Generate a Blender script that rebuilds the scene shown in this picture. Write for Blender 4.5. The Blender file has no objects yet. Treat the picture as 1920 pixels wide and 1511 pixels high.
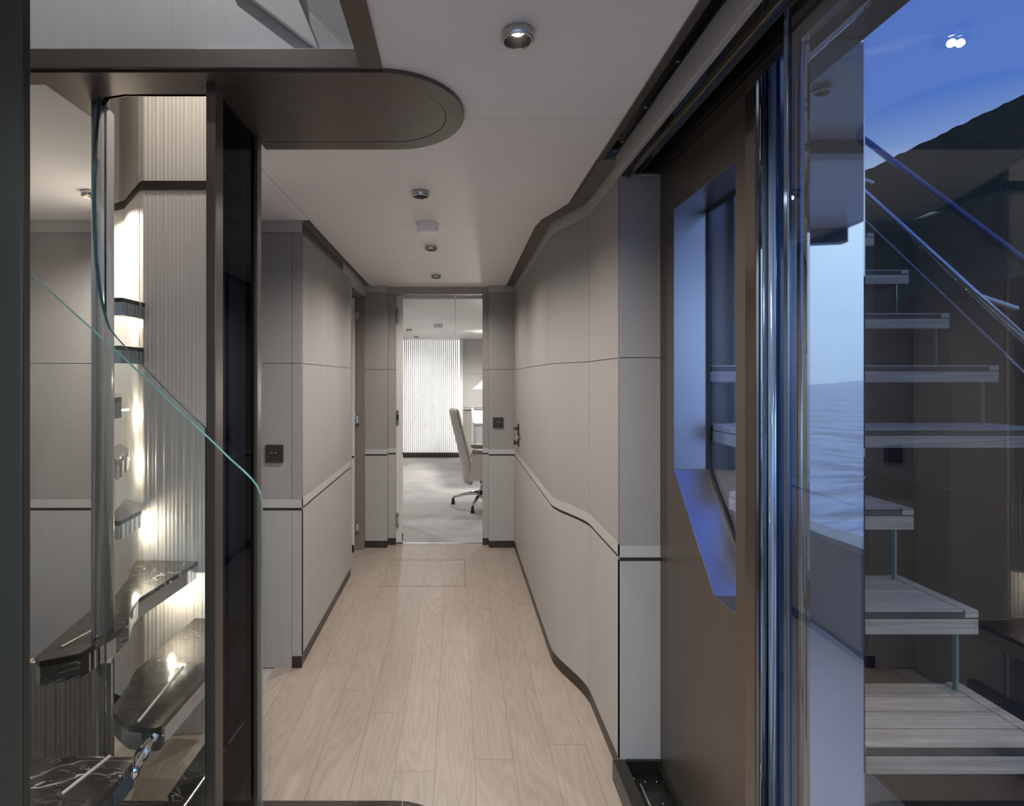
import bpy, bmesh, math, random
from mathutils import Vector, Matrix
random.seed(7)
SC = bpy.context.scene
COL = SC.collection
PI = math.pi

# ------------------------------------------------------------------ camera, world, exposure
CAM_Z = 1.43
F = 1050.0                                  # focal length in pixels of the 1920 wide frame
cd = bpy.data.cameras.new('camera'); cam = bpy.data.objects.new('camera', cd); COL.objects.link(cam)
cam.location = (0, 0, CAM_Z); cam.rotation_euler = (PI/2, 0, 0)
cd.sensor_fit = 'HORIZONTAL'; cd.sensor_width = 36; cd.lens = 36*F/1920
cd.shift_x = (960-856)/1920; cd.shift_y = -(755.5-709)/1920
cd.clip_start = 0.05; cd.clip_end = 3000
SC.camera = cam
SC.view_settings.view_transform = 'Standard'; SC.view_settings.look = 'None'
SC.view_settings.exposure = 1.36; SC.view_settings.gamma = 1; SC.view_settings.use_curve_mapping = False
SC.cycles.max_bounces = 10; SC.cycles.diffuse_bounces = 5; SC.cycles.glossy_bounces = 6
SC.cycles.transparent_max_bounces = 24; SC.cycles.use_denoising = True
SC.cycles.sample_clamp_indirect = 3.0; SC.cycles.caustics_reflective = False; SC.cycles.caustics_refractive = False

def build_world():
    w = bpy.data.worlds.new('dusk_sky'); SC.world = w; w.use_nodes = True
    nt = w.node_tree; n = nt.nodes; l = nt.links; n.clear()
    out = n.new('ShaderNodeOutputWorld'); bg = n.new('ShaderNodeBackground')
    tc = n.new('ShaderNodeTexCoord'); sp = n.new('ShaderNodeSeparateXYZ')
    l.new(tc.outputs['Generated'], sp.inputs[0])
    r = n.new('ShaderNodeValToRGB'); e = r.color_ramp.elements
    e[0].position = 0.0; e[0].color = (0.30, 0.42, 0.62, 1)
    e[1].position = 0.9; e[1].color = (0.06, 0.14, 0.55, 1)
    for p, c in ((0.06, (0.26, 0.42, 0.72, 1)), (0.22, (0.55, 0.66, 0.80, 1)), (0.36, (0.12, 0.24, 0.66, 1))):
        x = e.new(p); x.color = c
    l.new(sp.outputs['Z'], r.inputs[0])
    mp = n.new('ShaderNodeMapping'); mp.inputs['Scale'].default_value = (1.2, 1.2, 5)
    l.new(tc.outputs['Generated'], mp.inputs[0])
    no = n.new('ShaderNodeTexNoise'); no.inputs['Scale'].default_value = 2.2; no.inputs['Detail'].default_value = 5
    l.new(mp.outputs[0], no.inputs['Vector'])
    cr = n.new('ShaderNodeValToRGB'); cr.color_ramp.elements[0].position = .5; cr.color_ramp.elements[1].position = .72
    l.new(no.outputs['Fac'], cr.inputs[0])
    mx = n.new('ShaderNodeMixRGB'); mx.inputs[2].default_value = (.72, .80, .92, 1)
    ml = n.new('ShaderNodeMath'); ml.operation = 'MULTIPLY'; ml.inputs[1].default_value = .55
    l.new(cr.outputs[0], ml.inputs[0]); l.new(ml.outputs[0], mx.inputs[0]); l.new(r.outputs[0], mx.inputs[1])
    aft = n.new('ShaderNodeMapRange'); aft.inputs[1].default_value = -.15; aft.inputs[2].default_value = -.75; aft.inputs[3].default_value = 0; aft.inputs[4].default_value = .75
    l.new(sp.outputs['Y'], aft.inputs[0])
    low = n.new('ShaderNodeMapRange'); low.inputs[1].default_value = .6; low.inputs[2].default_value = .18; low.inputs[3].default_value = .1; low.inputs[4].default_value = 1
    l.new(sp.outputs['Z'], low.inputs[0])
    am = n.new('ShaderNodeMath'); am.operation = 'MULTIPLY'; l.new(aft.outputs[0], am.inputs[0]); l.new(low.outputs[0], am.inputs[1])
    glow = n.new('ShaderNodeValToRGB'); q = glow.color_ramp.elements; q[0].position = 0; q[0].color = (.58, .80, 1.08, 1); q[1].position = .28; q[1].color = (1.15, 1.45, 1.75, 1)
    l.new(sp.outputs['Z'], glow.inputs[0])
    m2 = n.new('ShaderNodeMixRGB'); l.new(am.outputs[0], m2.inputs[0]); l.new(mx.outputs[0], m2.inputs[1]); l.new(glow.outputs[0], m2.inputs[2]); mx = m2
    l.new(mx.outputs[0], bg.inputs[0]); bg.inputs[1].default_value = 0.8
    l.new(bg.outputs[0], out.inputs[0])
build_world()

# ------------------------------------------------------------------ materials
def mat(name, color, rough=.5, metal=0.0, spec=.5, coat=0):
    m = bpy.data.materials.new(name); m.use_nodes = True
    b = m.node_tree.nodes['Principled BSDF']
    b.inputs['Base Color'].default_value = (*color, 1); b.inputs['Roughness'].default_value = rough
    b.inputs['Metallic'].default_value = metal; b.inputs['Specular IOR Level'].default_value = spec
    b.inputs['Coat Weight'].default_value = coat
    return m
def nodes(m): return m.node_tree.nodes, m.node_tree.links, m.node_tree.nodes['Principled BSDF']
def tex(m, scale, nscale, detail=4, c1=None, c2=None, lo=.35, hi=.65, bump=0, dist=.001, kind='noise', distort=0):
    """object-space noise stretched by `scale`; mixes c1..c2 and optional bump"""
    n, l, b = nodes(m)
    tc = n.new('ShaderNodeTexCoord'); mp = n.new('ShaderNodeMapping'); mp.inputs['Scale'].default_value = scale
    l.new(tc.outputs['Object'], mp.inputs[0])
    t = n.new('ShaderNodeTexNoise'); t.inputs['Scale'].default_value = nscale; t.inputs['Detail'].default_value = detail
    t.inputs['Distortion'].default_value = distort
    l.new(mp.outputs[0], t.inputs['Vector'])
    if c1:
        r = n.new('ShaderNodeValToRGB'); r.color_ramp.elements[0].position = lo; r.color_ramp.elements[1].position = hi
        r.color_ramp.elements[0].color = (*c1, 1); r.color_ramp.elements[1].color = (*c2, 1)
        l.new(t.outputs['Fac'], r.inputs[0]); l.new(r.outputs[0], b.inputs['Base Color'])
    if bump:
        bp = n.new('ShaderNodeBump'); bp.inputs['Strength'].default_value = bump; bp.inputs['Distance'].default_value = dist
        l.new(t.outputs['Fac'], bp.inputs['Height']); l.new(bp.outputs[0], b.inputs['Normal'])
    return m

M = {}
M['ceiling'] = tex(mat('white_ceiling_leather', (.83, .82, .80), .55), (30, 3, 3), 30, 3, (.88, .875, .865), (.90, .895, .885), bump=.05)
M['ash'] = tex(mat('whitened_ash', (.66, .625, .58), .45), (60, 60, .8), 6, 5, (.395, .38, .362), (.43, .415, .395), bump=.15)
M['rail'] = tex(mat('cream_rail', (.68, .655, .62), .4), (60, 60, .8), 6, 3, (.46, .448, .43), (.49, .478, .46))
M['seam'] = mat('seam_shadow_backing', (.20, .18, .165), .8)
M['bronze'] = tex(mat('satin_bronze', (.128, .105, .088), .36, .55), (4, 4, 60), 8, 3, (.122, .100, .083), (.136, .113, .095))
M['bronze_dark'] = mat('dark_bronze', (.045, .04, .034), .32, .6)
M['bronze_strip'] = mat('bronze_inlay', (.055, .042, .034), .4, .5)
M['gapstrip'] = mat('taupe_shadow_strip', (.17, .15, .135), .5, .2)
M['reveal'] = mat('satin_metal_reveal', (.42, .42, .42), .30, 1)
M['black'] = mat('black_rubber', (.012, .012, .012), .5)
M['blackgloss'] = mat('black_gloss_metal', (.02, .022, .018), .08, .3)
M['chrome'] = mat('polished_steel', (.72, .73, .74), .04, 1)
M['steel'] = mat('brushed_steel', (.55, .55, .54), .25, 1)
M['inlay'] = mat('pale_steel_inlay', (.80, .76, .68), .3, .6)
M['brass'] = mat('aged_brass', (.42, .34, .24), .25, 1)
M['mirror'] = mat('dark_mirror_steel', (.50, .55, .60), .02, 1)
M['bluecol'] = mat('pale_lacquered_post', (.34, .48, .72), .12, .7)
M['navy'] = mat('navy_gasket', (.012, .03, .075), .12, .3)
M['cream'] = mat('cream_lacquer', (.70, .68, .64), .35)
M['white'] = mat('white_plastic', (.90, .90, .89), .4)
M['chairleather'] = tex(mat('beige_leather', (.52, .48, .44), .42), (1, 1, 1), 60, 4, (.50, .46, .42), (.54, .50, .46), bump=.1)
M['chairpad'] = mat('brown_grey_leather', (.22, .19, .17), .45)
M['piping'] = mat('blue_grey_stitching', (.16, .20, .36), .6)
M['carpet'] = tex(mat('grey_mottled_carpet', (.42, .40, .39), .95), (1, 1, 1), 2.2, 8, (.34, .33, .325), (.42, .405, .39), .38, .62, bump=.6, dist=.004, distort=.6)
M['hill'] = tex(mat('dark_wooded_hill', (.008, .016, .014), .95), (1, 1, 1), .12, 6, (.004, .010, .010), (.014, .024, .018))
M['hull'] = mat('dark_hull_paint', (.035, .038, .055), .35)
M['deckwhite'] = mat('pale_gelcoat', (.55, .57, .60), .3)
M['bulwark'] = mat('grey_bulwark', (.16, .17, .19), .3)

def fabric_mat():
    m = mat('woven_linen_panel', (.50, .46, .42), .85)
    n, l, b = nodes(m)
    tc = n.new('ShaderNodeTexCoord')
    fac = []
    for sc, s in (((90, 90, 1100), 1), ((900, 900, 60), 1)):
        mp = n.new('ShaderNodeMapping'); mp.inputs['Scale'].default_value = sc
        l.new(tc.outputs['Object'], mp.inputs[0])
        t = n.new('ShaderNodeTexNoise'); t.inputs['Scale'].default_value = s; t.inputs['Detail'].default_value = 2
        l.new(mp.outputs[0], t.inputs['Vector']); fac.append(t)
    ad = n.new('ShaderNodeMath'); ad.operation = 'ADD'
    l.new(fac[0].outputs['Fac'], ad.inputs[0]); l.new(fac[1].outputs['Fac'], ad.inputs[1])
    r = n.new('ShaderNodeValToRGB'); r.color_ramp.elements[0].position = .35; r.color_ramp.elements[1].position = .65
    r.color_ramp.elements[0].color = (.285, .271, .257, 1); r.color_ramp.elements[1].color = (.365, .349, .333, 1)
    hf = n.new('ShaderNodeMath'); hf.operation = 'MULTIPLY'; hf.inputs[1].default_value = .5
    l.new(ad.outputs[0], hf.inputs[0]); l.new(hf.outputs[0], r.inputs[0]); l.new(r.outputs[0], b.inputs['Base Color'])
    bp = n.new('ShaderNodeBump'); bp.inputs['Strength'].default_value = .35; bp.inputs['Distance'].default_value = .0008
    l.new(ad.outputs[0], bp.inputs['Height']); l.new(bp.outputs[0], b.inputs['Normal'])
    return m
M['fabric'] = fabric_mat()

def plank_mat(name, a, b2, gap, width=.146, offs=.08, length=1.35, rough=.42):
    """oak planks running along Y"""
    m = mat(name, a, rough)
    n, l, b = nodes(m)
    tc = n.new('ShaderNodeTexCoord'); sp = n.new('ShaderNodeSeparateXYZ'); l.new(tc.outputs['Object'], sp.inputs[0])
    def mth(op, x, y=None):
        q = n.new('ShaderNodeMath'); q.operation = op
        for i, v in enumerate((x, y)):
            if v is None: continue
            if isinstance(v, (int, float)): q.inputs[i].default_value = v
            else: l.new(v, q.inputs[i])
        return q.outputs[0]
    u = mth('DIVIDE', mth('ADD', sp.outputs['X'], offs), width)
    row = mth('FLOOR', u); fu = mth('FRACT', u)
    wn = n.new('ShaderNodeTexWhiteNoise'); wn.noise_dimensions = '1D'; l.new(row, wn.inputs['W'])
    v = mth('ADD', mth('DIVIDE', sp.outputs['Y'], length), mth('MULTIPLY', wn.outputs['Value'], 3.0))
    colid = mth('FLOOR', v); fv = mth('FRACT', v)
    wn2 = n.new('ShaderNodeTexWhiteNoise'); wn2.noise_dimensions = '2D'
    cb = n.new('ShaderNodeCombineXYZ'); l.new(row, cb.inputs[0]); l.new(colid, cb.inputs[1]); l.new(cb.outputs[0], wn2.inputs['Vector'])
    # grain: cathedral rings from a distorted wave + fine pores
    cb2 = n.new('ShaderNodeCombineXYZ')
    l.new(mth('ADD', mth('MULTIPLY', sp.outputs['X'], 1.0), mth('MULTIPLY', wn2.outputs['Value'], 7.0)), cb2.inputs[0])
    l.new(mth('MULTIPLY', sp.outputs['Y'], .10), cb2.inputs[1]); l.new(mth('MULTIPLY', wn2.outputs['Value'], 13.0), cb2.inputs[2])
    ns = n.new('ShaderNodeTexNoise'); ns.inputs['Scale'].default_value = 9; ns.inputs['Detail'].default_value = 1.5; l.new(cb2.outputs[0], ns.inputs['Vector'])
    ring = mth('ABSOLUTE', mth('SUBTRACT', mth('FRACT', mth('MULTIPLY', ns.outputs['Fac'], 16.0)), .5))
    mp = n.new('ShaderNodeMapping'); mp.inputs['Scale'].default_value = (160, 5, 1); l.new(tc.outputs['Object'], mp.inputs[0])
    n2 = n.new('ShaderNodeTexNoise'); n2.inputs['Scale'].default_value = 2; n2.inputs['Detail'].default_value = 5; l.new(mp.outputs[0], n2.inputs['Vector'])
    g = mth('ADD', mth('MULTIPLY', ring, .65), mth('MULTIPLY', n2.outputs['Fac'], .85))
    rp = n.new('ShaderNodeValToRGB'); rp.color_ramp.elements[0].position = .30; rp.color_ramp.elements[1].position = .75
    rp.color_ramp.elements[0].color = (*b2, 1); rp.color_ramp.elements[1].color = (*a, 1)
    l.new(g, rp.inputs[0])
    hs = n.new('ShaderNodeHueSaturation'); l.new(rp.outputs[0], hs.inputs['Color'])
    l.new(mth('ADD', .95, mth('MULTIPLY', wn2.outputs['Value'], .10)), hs.inputs['Value'])
    e1 = mth('LESS_THAN', mth('MULTIPLY', fu, width), .0018)
    e2 = mth('LESS_THAN', mth('MULTIPLY', fv, length), .002)
    ed = mth('MAXIMUM', e1, e2)
    mx = n.new('ShaderNodeMixRGB'); l.new(ed, mx.inputs[0]); l.new(hs.outputs[0], mx.inputs[1]); mx.inputs[2].default_value = (*gap, 1)
    l.new(mx.outputs[0], b.inputs['Base Color'])
    bp = n.new('ShaderNodeBump'); bp.inputs['Strength'].default_value = .12; bp.inputs['Distance'].default_value = .001
    l.new(g, bp.inputs['Height']); l.new(bp.outputs[0], b.inputs['Normal'])
    return m
M['oak'] = plank_mat('limed_oak_planks', (.35, .288, .24), (.283, .23, .19), (.17, .13, .105))
M['teak'] = tex(mat('silvered_teak', (.46, .38, .30), .6), (.6, 14, 14), 8, 5, (.36, .31, .26), (.54, .48, .41), bump=.2)
M['caulk'] = mat('black_caulking', (.03, .032, .04), .6)

def marble_mat():
    m = mat('black_marble', (.03, .026, .024), .10)
    n, l, b = nodes(m)
    tc = n.new('ShaderNodeTexCoord'); mp = n.new('ShaderNodeMapping'); mp.inputs['Rotation'].default_value = (0, 0, .5)
    mp.inputs['Scale'].default_value = (1.4, 3.2, 2); l.new(tc.outputs['Object'], mp.inputs[0])
    acc = None
    for s, w, k in ((3.0, .010, 1.0), (7.5, .006, .55)):
        t = n.new('ShaderNodeTexNoise'); t.inputs['Scale'].default_value = s; t.inputs['Detail'].default_value = 3; t.inputs['Distortion'].default_value = .8
        l.new(mp.outputs[0], t.inputs['Vector'])
        a = n.new('ShaderNodeMath'); a.operation = 'SUBTRACT'; a.inputs[1].default_value = .5; l.new(t.outputs['Fac'], a.inputs[0])
        c = n.new('ShaderNodeMath'); c.operation = 'ABSOLUTE'; l.new(a.outputs[0], c.inputs[0])
        mr = n.new('ShaderNodeMapRange'); mr.inputs[1].default_value = 0; mr.inputs[2].default_value = w; mr.inputs[3].default_value = k; mr.inputs[4].default_value = 0
        l.new(c.outputs[0], mr.inputs[0])
        if acc is None: acc = mr.outputs[0]
        else:
            x = n.new('ShaderNodeMath'); x.operation = 'MAXIMUM'; l.new(acc, x.inputs[0]); l.new(mr.outputs[0], x.inputs[1]); acc = x.outputs[0]
    # veins come and go
    t = n.new('ShaderNodeTexNoise'); t.inputs['Scale'].default_value = 5; l.new(tc.outputs['Object'], t.inputs['Vector'])
    mr = n.new('ShaderNodeMapRange'); mr.inputs[1].default_value = .48; mr.inputs[2].default_value = .62; l.new(t.outputs['Fac'], mr.inputs[0])
    x = n.new('ShaderNodeMath'); x.operation = 'MULTIPLY'; l.new(acc, x.inputs[0]); l.new(mr.outputs[0], x.inputs[1])
    mx = n.new('ShaderNodeMixRGB'); l.new(x.outputs[0], mx.inputs[0])
    r = n.new('ShaderNodeValToRGB'); r.color_ramp.elements[0].color = (.022, .018, .016, 1); r.color_ramp.elements[1].color = (.075, .062, .052, 1)
    t2 = n.new('ShaderNodeTexNoise'); t2.inputs['Scale'].default_value = 9; t2.inputs['Detail'].default_value = 6; l.new(mp.outputs[0], t2.inputs['Vector'])
    l.new(t2.outputs['Fac'], r.inputs[0]); l.new(r.outputs[0], mx.inputs[1]); mx.inputs[2].default_value = (.62, .58, .52, 1)
    l.new(mx.outputs[0], b.inputs['Base Color'])
    return m
M['marble'] = marble_mat()

def glass_mat(name, tint, ior=1.5, boost=1.0, rough=0.0):
    m = bpy.data.materials.new(name); m.use_nodes = True
    n = m.node_tree.nodes; l = m.node_tree.links; n.clear()
    o = n.new('ShaderNodeOutputMaterial'); t = n.new('ShaderNodeBsdfTransparent'); t.inputs[0].default_value = (*tint, 1)
    g = n.new('ShaderNodeBsdfGlossy'); g.inputs['Roughness'].default_value = rough
    # Schlick reflectance, the same from either side of the pane
    ge = n.new('ShaderNodeNewGeometry'); dt = n.new('ShaderNodeVectorMath'); dt.operation = 'DOT_PRODUCT'
    l.new(ge.outputs['Normal'], dt.inputs[0]); l.new(ge.outputs['Incoming'], dt.inputs[1])
    def mth(op, a, c=None):
        q = n.new('ShaderNodeMath'); q.operation = op
        for i, v in enumerate((a, c)):
            if v is None: continue
            if isinstance(v, (int, float)): q.inputs[i].default_value = v
            else: l.new(v, q.inputs[i])
        return q.outputs[0]
    f0 = ((ior-1)/(ior+1))**2
    fr = mth('ADD', mth('MULTIPLY', mth('POWER', mth('SUBTRACT', 1.0, mth('ABSOLUTE', dt.outputs['Value'])), 5.0), 1-f0), f0)
    k = n.new('ShaderNodeMath'); k.operation = 'MULTIPLY'; k.inputs[1].default_value = boost; k.use_clamp = True
    mx = n.new('ShaderNodeMixShader')
    l.new(fr, k.inputs[0]); l.new(k.outputs[0], mx.inputs[0]); l.new(t.outputs[0], mx.inputs[1]); l.new(g.outputs[0], mx.inputs[2])
    l.new(mx.outputs[0], o.inputs[0])
    return m
M['glass'] = glass_mat('clear_balustrade_glass', (.97, .985, .98))
M['glassbent'] = glass_mat('bent_balustrade_glass', (.95, .965, .965), 1.5, .8)
M['glassedge'] = mat('green_glass_edge', (.10, .26, .25), .08, 0, .8)
M['tint'] = glass_mat('dark_tinted_glass', (.16, .17, .24), 1.4, .35)
M['door_glass'] = glass_mat('blue_tinted_door_glass', (.62, .66, .70), 1.6, 1.9)
M['window_glass'] = glass_mat('window_glass', (.75, .82, .98), 1.5, 1.0)

def emis(name, color, s):
    m = bpy.data.materials.new(name); m.use_nodes = True
    b = m.node_tree.nodes['Principled BSDF']; b.inputs['Base Color'].default_value = (*color, 1)
    b.inputs['Emission Color'].default_value = (*color, 1); b.inputs['Emission Strength'].default_value = s
    return m
M['lamp'] = emis('led_lens', (1, .93, .82), 22)
M['led'] = emis('warm_led_strip', (1, .86, .66), 9)
M['backlight'] = emis('backlit_diffuser', (1, .99, .97), .27)
M['shade'] = emis('lit_lamp_shade', (.80, .86, .95), .25)
M['bulb'] = emis('lit_bulb', (1, .95, .88), 12)

def sea_mat():
    m = mat('evening_sea', (.10, .16, .20), .28)
    n, l, b = nodes(m)
    tc = n.new('ShaderNodeTexCoord'); t = n.new('ShaderNodeTexNoise'); t.inputs['Scale'].default_value = .22; t.inputs['Detail'].default_value = 9
    t.inputs['Roughness'].default_value = .6
    mp = n.new('ShaderNodeMapping'); mp.inputs['Scale'].default_value = (1, 2.2, 1); l.new(tc.outputs['Object'], mp.inputs[0]); l.new(mp.outputs[0], t.inputs['Vector'])
    bp = n.new('ShaderNodeBump'); bp.inputs['Strength'].default_value = 1; bp.inputs['Distance'].default_value = 1.2
    l.new(t.outputs['Fac'], bp.inputs['Height']); l.new(bp.outputs[0], b.inputs['Normal'])
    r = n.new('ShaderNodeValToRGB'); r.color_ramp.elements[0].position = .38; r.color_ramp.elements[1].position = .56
    r.color_ramp.elements[0].color = (.28, .34, .36, 1); r.color_ramp.elements[1].color = (1, 1, .95, 1)  # near-white patches paint the sea's glitter into its base colour
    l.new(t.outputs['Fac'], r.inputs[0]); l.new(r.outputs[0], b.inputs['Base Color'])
    return m
M['sea'] = sea_mat()

# ------------------------------------------------------------------ geometry helpers
def P(px, py, Y):                 # photograph pixel at depth Y -> place in the room
    return ((px-856)*Y/F, Y, CAM_Z-(py-709)*Y/F)
def PZ(px, py, z):                # photograph pixel on the horizontal plane z -> (x, y)
    Y = (CAM_Z-z)*F/(py-709); return ((px-856)*Y/F, Y)

def finish(name, bm, m, parent=None, smooth=False):
    bmesh.ops.recalc_face_normals(bm, faces=bm.faces)
    me = bpy.data.meshes.new(name); bm.to_mesh(me); bm.free()
    for x in (m if isinstance(m, (list, tuple)) else [m]): me.materials.append(x)
    if smooth:
        for p in me.polygons: p.use_smooth = True
    o = bpy.data.objects.new(name, me); COL.objects.link(o)
    if parent is not None:
        o.parent = parent
        r = parent
        off = Vector(r.get('_o', (0, 0, 0)))
        o.location = -off
        o['_o'] = (0, 0, 0)
    return o
def thing(name, label, cat, loc=(0, 0, 0), group=None):
    o = bpy.data.objects.new(name, None); COL.objects.link(o); o.location = loc; o['_o'] = tuple(loc)
    o.empty_display_size = .05
    o['label'] = label; o['category'] = cat
    if group: o['group'] = group
    return o
def tag(o, label, cat, group=None, kind=None):
    o['label'] = label; o['category'] = cat
    if group: o['group'] = group
    if kind: o['kind'] = kind
    return o
def struct(name, bm, m, parent=None, smooth=False):
    o = finish(name, bm, m, parent, smooth)
    if parent is None: o['kind'] = 'structure'
    return o
def root_struct(name, loc=(0, 0, 0)):
    o = bpy.data.objects.new(name, None); COL.objects.link(o); o.location = loc; o['_o'] = tuple(loc); o['kind'] = 'structure'
    o.empty_display_size = .05
    return o
def new(): return bmesh.new()
def box(bm, x0, x1, y0, y1, z0, z1, bev=0, mi=0):
    vs = [bm.verts.new(p) for p in ((x0,y0,z0),(x1,y0,z0),(x1,y1,z0),(x0,y1,z0),(x0,y0,z1),(x1,y0,z1),(x1,y1,z1),(x0,y1,z1))]
    fs = [bm.faces.new([vs[i] for i in q]) for q in ((0,3,2,1),(4,5,6,7),(0,1,5,4),(1,2,6,5),(2,3,7,6),(3,0,4,7))]
    for f in fs: f.material_index = mi
    if bev:
        es = list({e for f in fs for e in f.edges})
        bmesh.ops.bevel(bm, geom=es, offset=bev, segments=2, affect='EDGES', profile=.5)
    return bm
def B(*a, **k): return box(new(), *a, **k)
def prism(bm, pts, z0, z1, axis='z', mi=0, mside=None):
    """pts polygon; axis z: (x,y); axis x: (y,z) extruded z0..z1 in x; axis y: (x,z)"""
    def mk(p, t):
        return (p[0], p[1], t) if axis == 'z' else ((t, p[0], p[1]) if axis == 'x' else (p[0], t, p[1]))
    a = [bm.verts.new(mk(p, z0)) for p in pts]; b = [bm.verts.new(mk(p, z1)) for p in pts]
    n = len(pts)
    for f in (bm.faces.new(a[::-1]), bm.faces.new(b)): f.material_index = mi
    for i in range(n):
        f = bm.faces.new((a[i], a[(i+1) % n], b[(i+1) % n], b[i])); f.material_index = mi if mside is None else mside
    return bm
def tri(bm):
    bmesh.ops.triangulate(bm, faces=[f for f in bm.faces if len(f.verts) > 4]); return bm
def PR(*a, **k): return tri(prism(new(), *a, **k))
def holed(outer, inner, t0, t1, axis='x', mi_hole=None):
    """plate with a hole, polygon coords like prism"""
    bm = new()
    def mk(p, t): return (p[0], p[1], t) if axis == 'z' else ((t, p[0], p[1]) if axis == 'x' else (p[0], t, p[1]))
    es = []
    for loop in (outer, inner):
        vs = [bm.verts.new(mk(p, t0)) for p in loop]
        es += [bm.edges.new((vs[i], vs[(i+1) % len(vs)])) for i in range(len(vs))]
    r = bmesh.ops.triangle_fill(bm, use_beauty=True, edges=es)
    fs = [f for f in r['geom'] if isinstance(f, bmesh.types.BMFace)]
    ex = bmesh.ops.extrude_face_region(bm, geom=fs)
    d = Vector(mk((0, 0), t1-t0)) - Vector(mk((0, 0), 0))
    bmesh.ops.translate(bm, vec=d, verts=[v for v in ex['geom'] if isinstance(v, bmesh.types.BMVert)])
    return bm
def cyl(bm, c, r, h, ax='z', n=32, r2=None, mi=0):
    r2 = r if r2 is None else r2
    res = bmesh.ops.create_cone(bm, cap_ends=True, segments=n, radius1=r, radius2=r2, depth=h)
    R = {'z': Matrix.Identity(4), 'x': Matrix.Rotation(PI/2, 4, 'Y'), 'y': Matrix.Rotation(-PI/2, 4, 'X')}[ax]
    vs = res['verts']
    bmesh.ops.transform(bm, matrix=Matrix.Translation(Vector(c)) @ R, verts=vs)
    for f in {f for v in vs for f in v.link_faces}: f.material_index = mi
    return bm
def tube(bm, pts, r, n=12, rs=None):
    pts = [Vector(p) for p in pts]; rings = []
    for i, p in enumerate(pts):
        d = (pts[min(i+1, len(pts)-1)] - pts[max(i-1, 0)]).normalized()
        a = d.cross(Vector((0, 0, 1)) if abs(d.z) < .95 else Vector((1, 0, 0))).normalized(); b = d.cross(a)
        rr = r if rs is None else rs[i]
        rings.append([bm.verts.new(p + (a*math.cos(2*PI*k/n) + b*math.sin(2*PI*k/n))*rr) for k in range(n)])
    for q, s in zip(rings, rings[1:]):
        for k in range(n): bm.faces.new((q[k], q[(k+1) % n], s[(k+1) % n], s[k]))
    bm.faces.new(rings[0][::-1]); bm.faces.new(rings[-1])
    return bm
def lathe(bm, prof, c, n=40, mi=0):
    """prof: (r, z) list; closed surface of revolution about z at c"""
    rings = []
    for r, z in prof:
        rings.append([bm.verts.new((c[0]+r*math.cos(2*PI*k/n), c[1]+r*math.sin(2*PI*k/n), c[2]+z)) for k in range(n)])
    for q, s in zip(rings, rings[1:]):
        for k in range(n):
            f = bm.faces.new((q[k], q[(k+1) % n], s[(k+1) % n], s[k])); f.material_index = mi; f.smooth = True
    return bm
def offset_path(path, d):
    """offset a polyline to its left by d"""
    out = []
    for i, p in enumerate(path):
        p = Vector(p)
        t1 = (p - Vector(path[i-1])).normalized() if i > 0 else None
        t2 = (Vector(path[i+1]) - p).normalized() if i < len(path)-1 else None
        if t1 is None: nrm = Vector((-t2.y, t2.x)); k = 1
        elif t2 is None: nrm = Vector((-t1.y, t1.x)); k = 1
        else:
            n1 = Vector((-t1.y, t1.x)); n2 = Vector((-t2.y, t2.x)); nrm = (n1+n2).normalized(); k = 1/max(.3, nrm.dot(n1))
        out.append(p + nrm*d*k)
    return out
def wall_strip(bm, path, z0, z1, front, back, mi=0):
    """solid that follows `path` (x,y) from offset front to offset back (left of the path = into the wall)"""
    a = offset_path(path, front); b = offset_path(path, back); V = []
    for p, q in zip(a, b):
        V.append([bm.verts.new((p.x, p.y, z0)), bm.verts.new((p.x, p.y, z1)), bm.verts.new((q.x, q.y, z1)), bm.verts.new((q.x, q.y, z0))])
    for s, t in zip(V, V[1:]):
        for k in range(4):
            f = bm.faces.new((s[k], t[k], t[(k+1) % 4], s[(k+1) % 4])); f.material_index = mi
    bm.faces.new(V[0]); bm.faces.new(V[-1][::-1])
    return bm
def split_path(path, cuts, gap=.0025):
    """split a polyline at (x,y) cut points (nearest spot on the path) leaving small gaps"""
    pts = [Vector(p) for p in path]; L = [0]
    for a, b in zip(pts, pts[1:]): L.append(L[-1]+(b-a).length)
    def at(s):
        for i in range(len(pts)-1):
            if s <= L[i+1]+1e-9: return pts[i].lerp(pts[i+1], (s-L[i])/max(1e-9, L[i+1]-L[i]))
        return pts[-1]
    S = []
    for c in cuts:
        best = min(((pts[i].lerp(pts[i+1], t/60)-Vector(c)).length, L[i]+(L[i+1]-L[i])*t/60) for i in range(len(pts)-1) for t in range(61))
        S.append(best[1])
    S = sorted(S); segs = []; lo = 0
    for s in S+[None]:
        hi = L[-1] if s is None else s-gap/2
        seg = [at(lo)] + [p for p, l_ in zip(pts, L) if lo+1e-4 < l_ < hi-1e-4] + [at(hi)]
        segs.append([(p.x, p.y) for p in seg]); lo = (s or 0)+gap/2
    return segs

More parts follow.
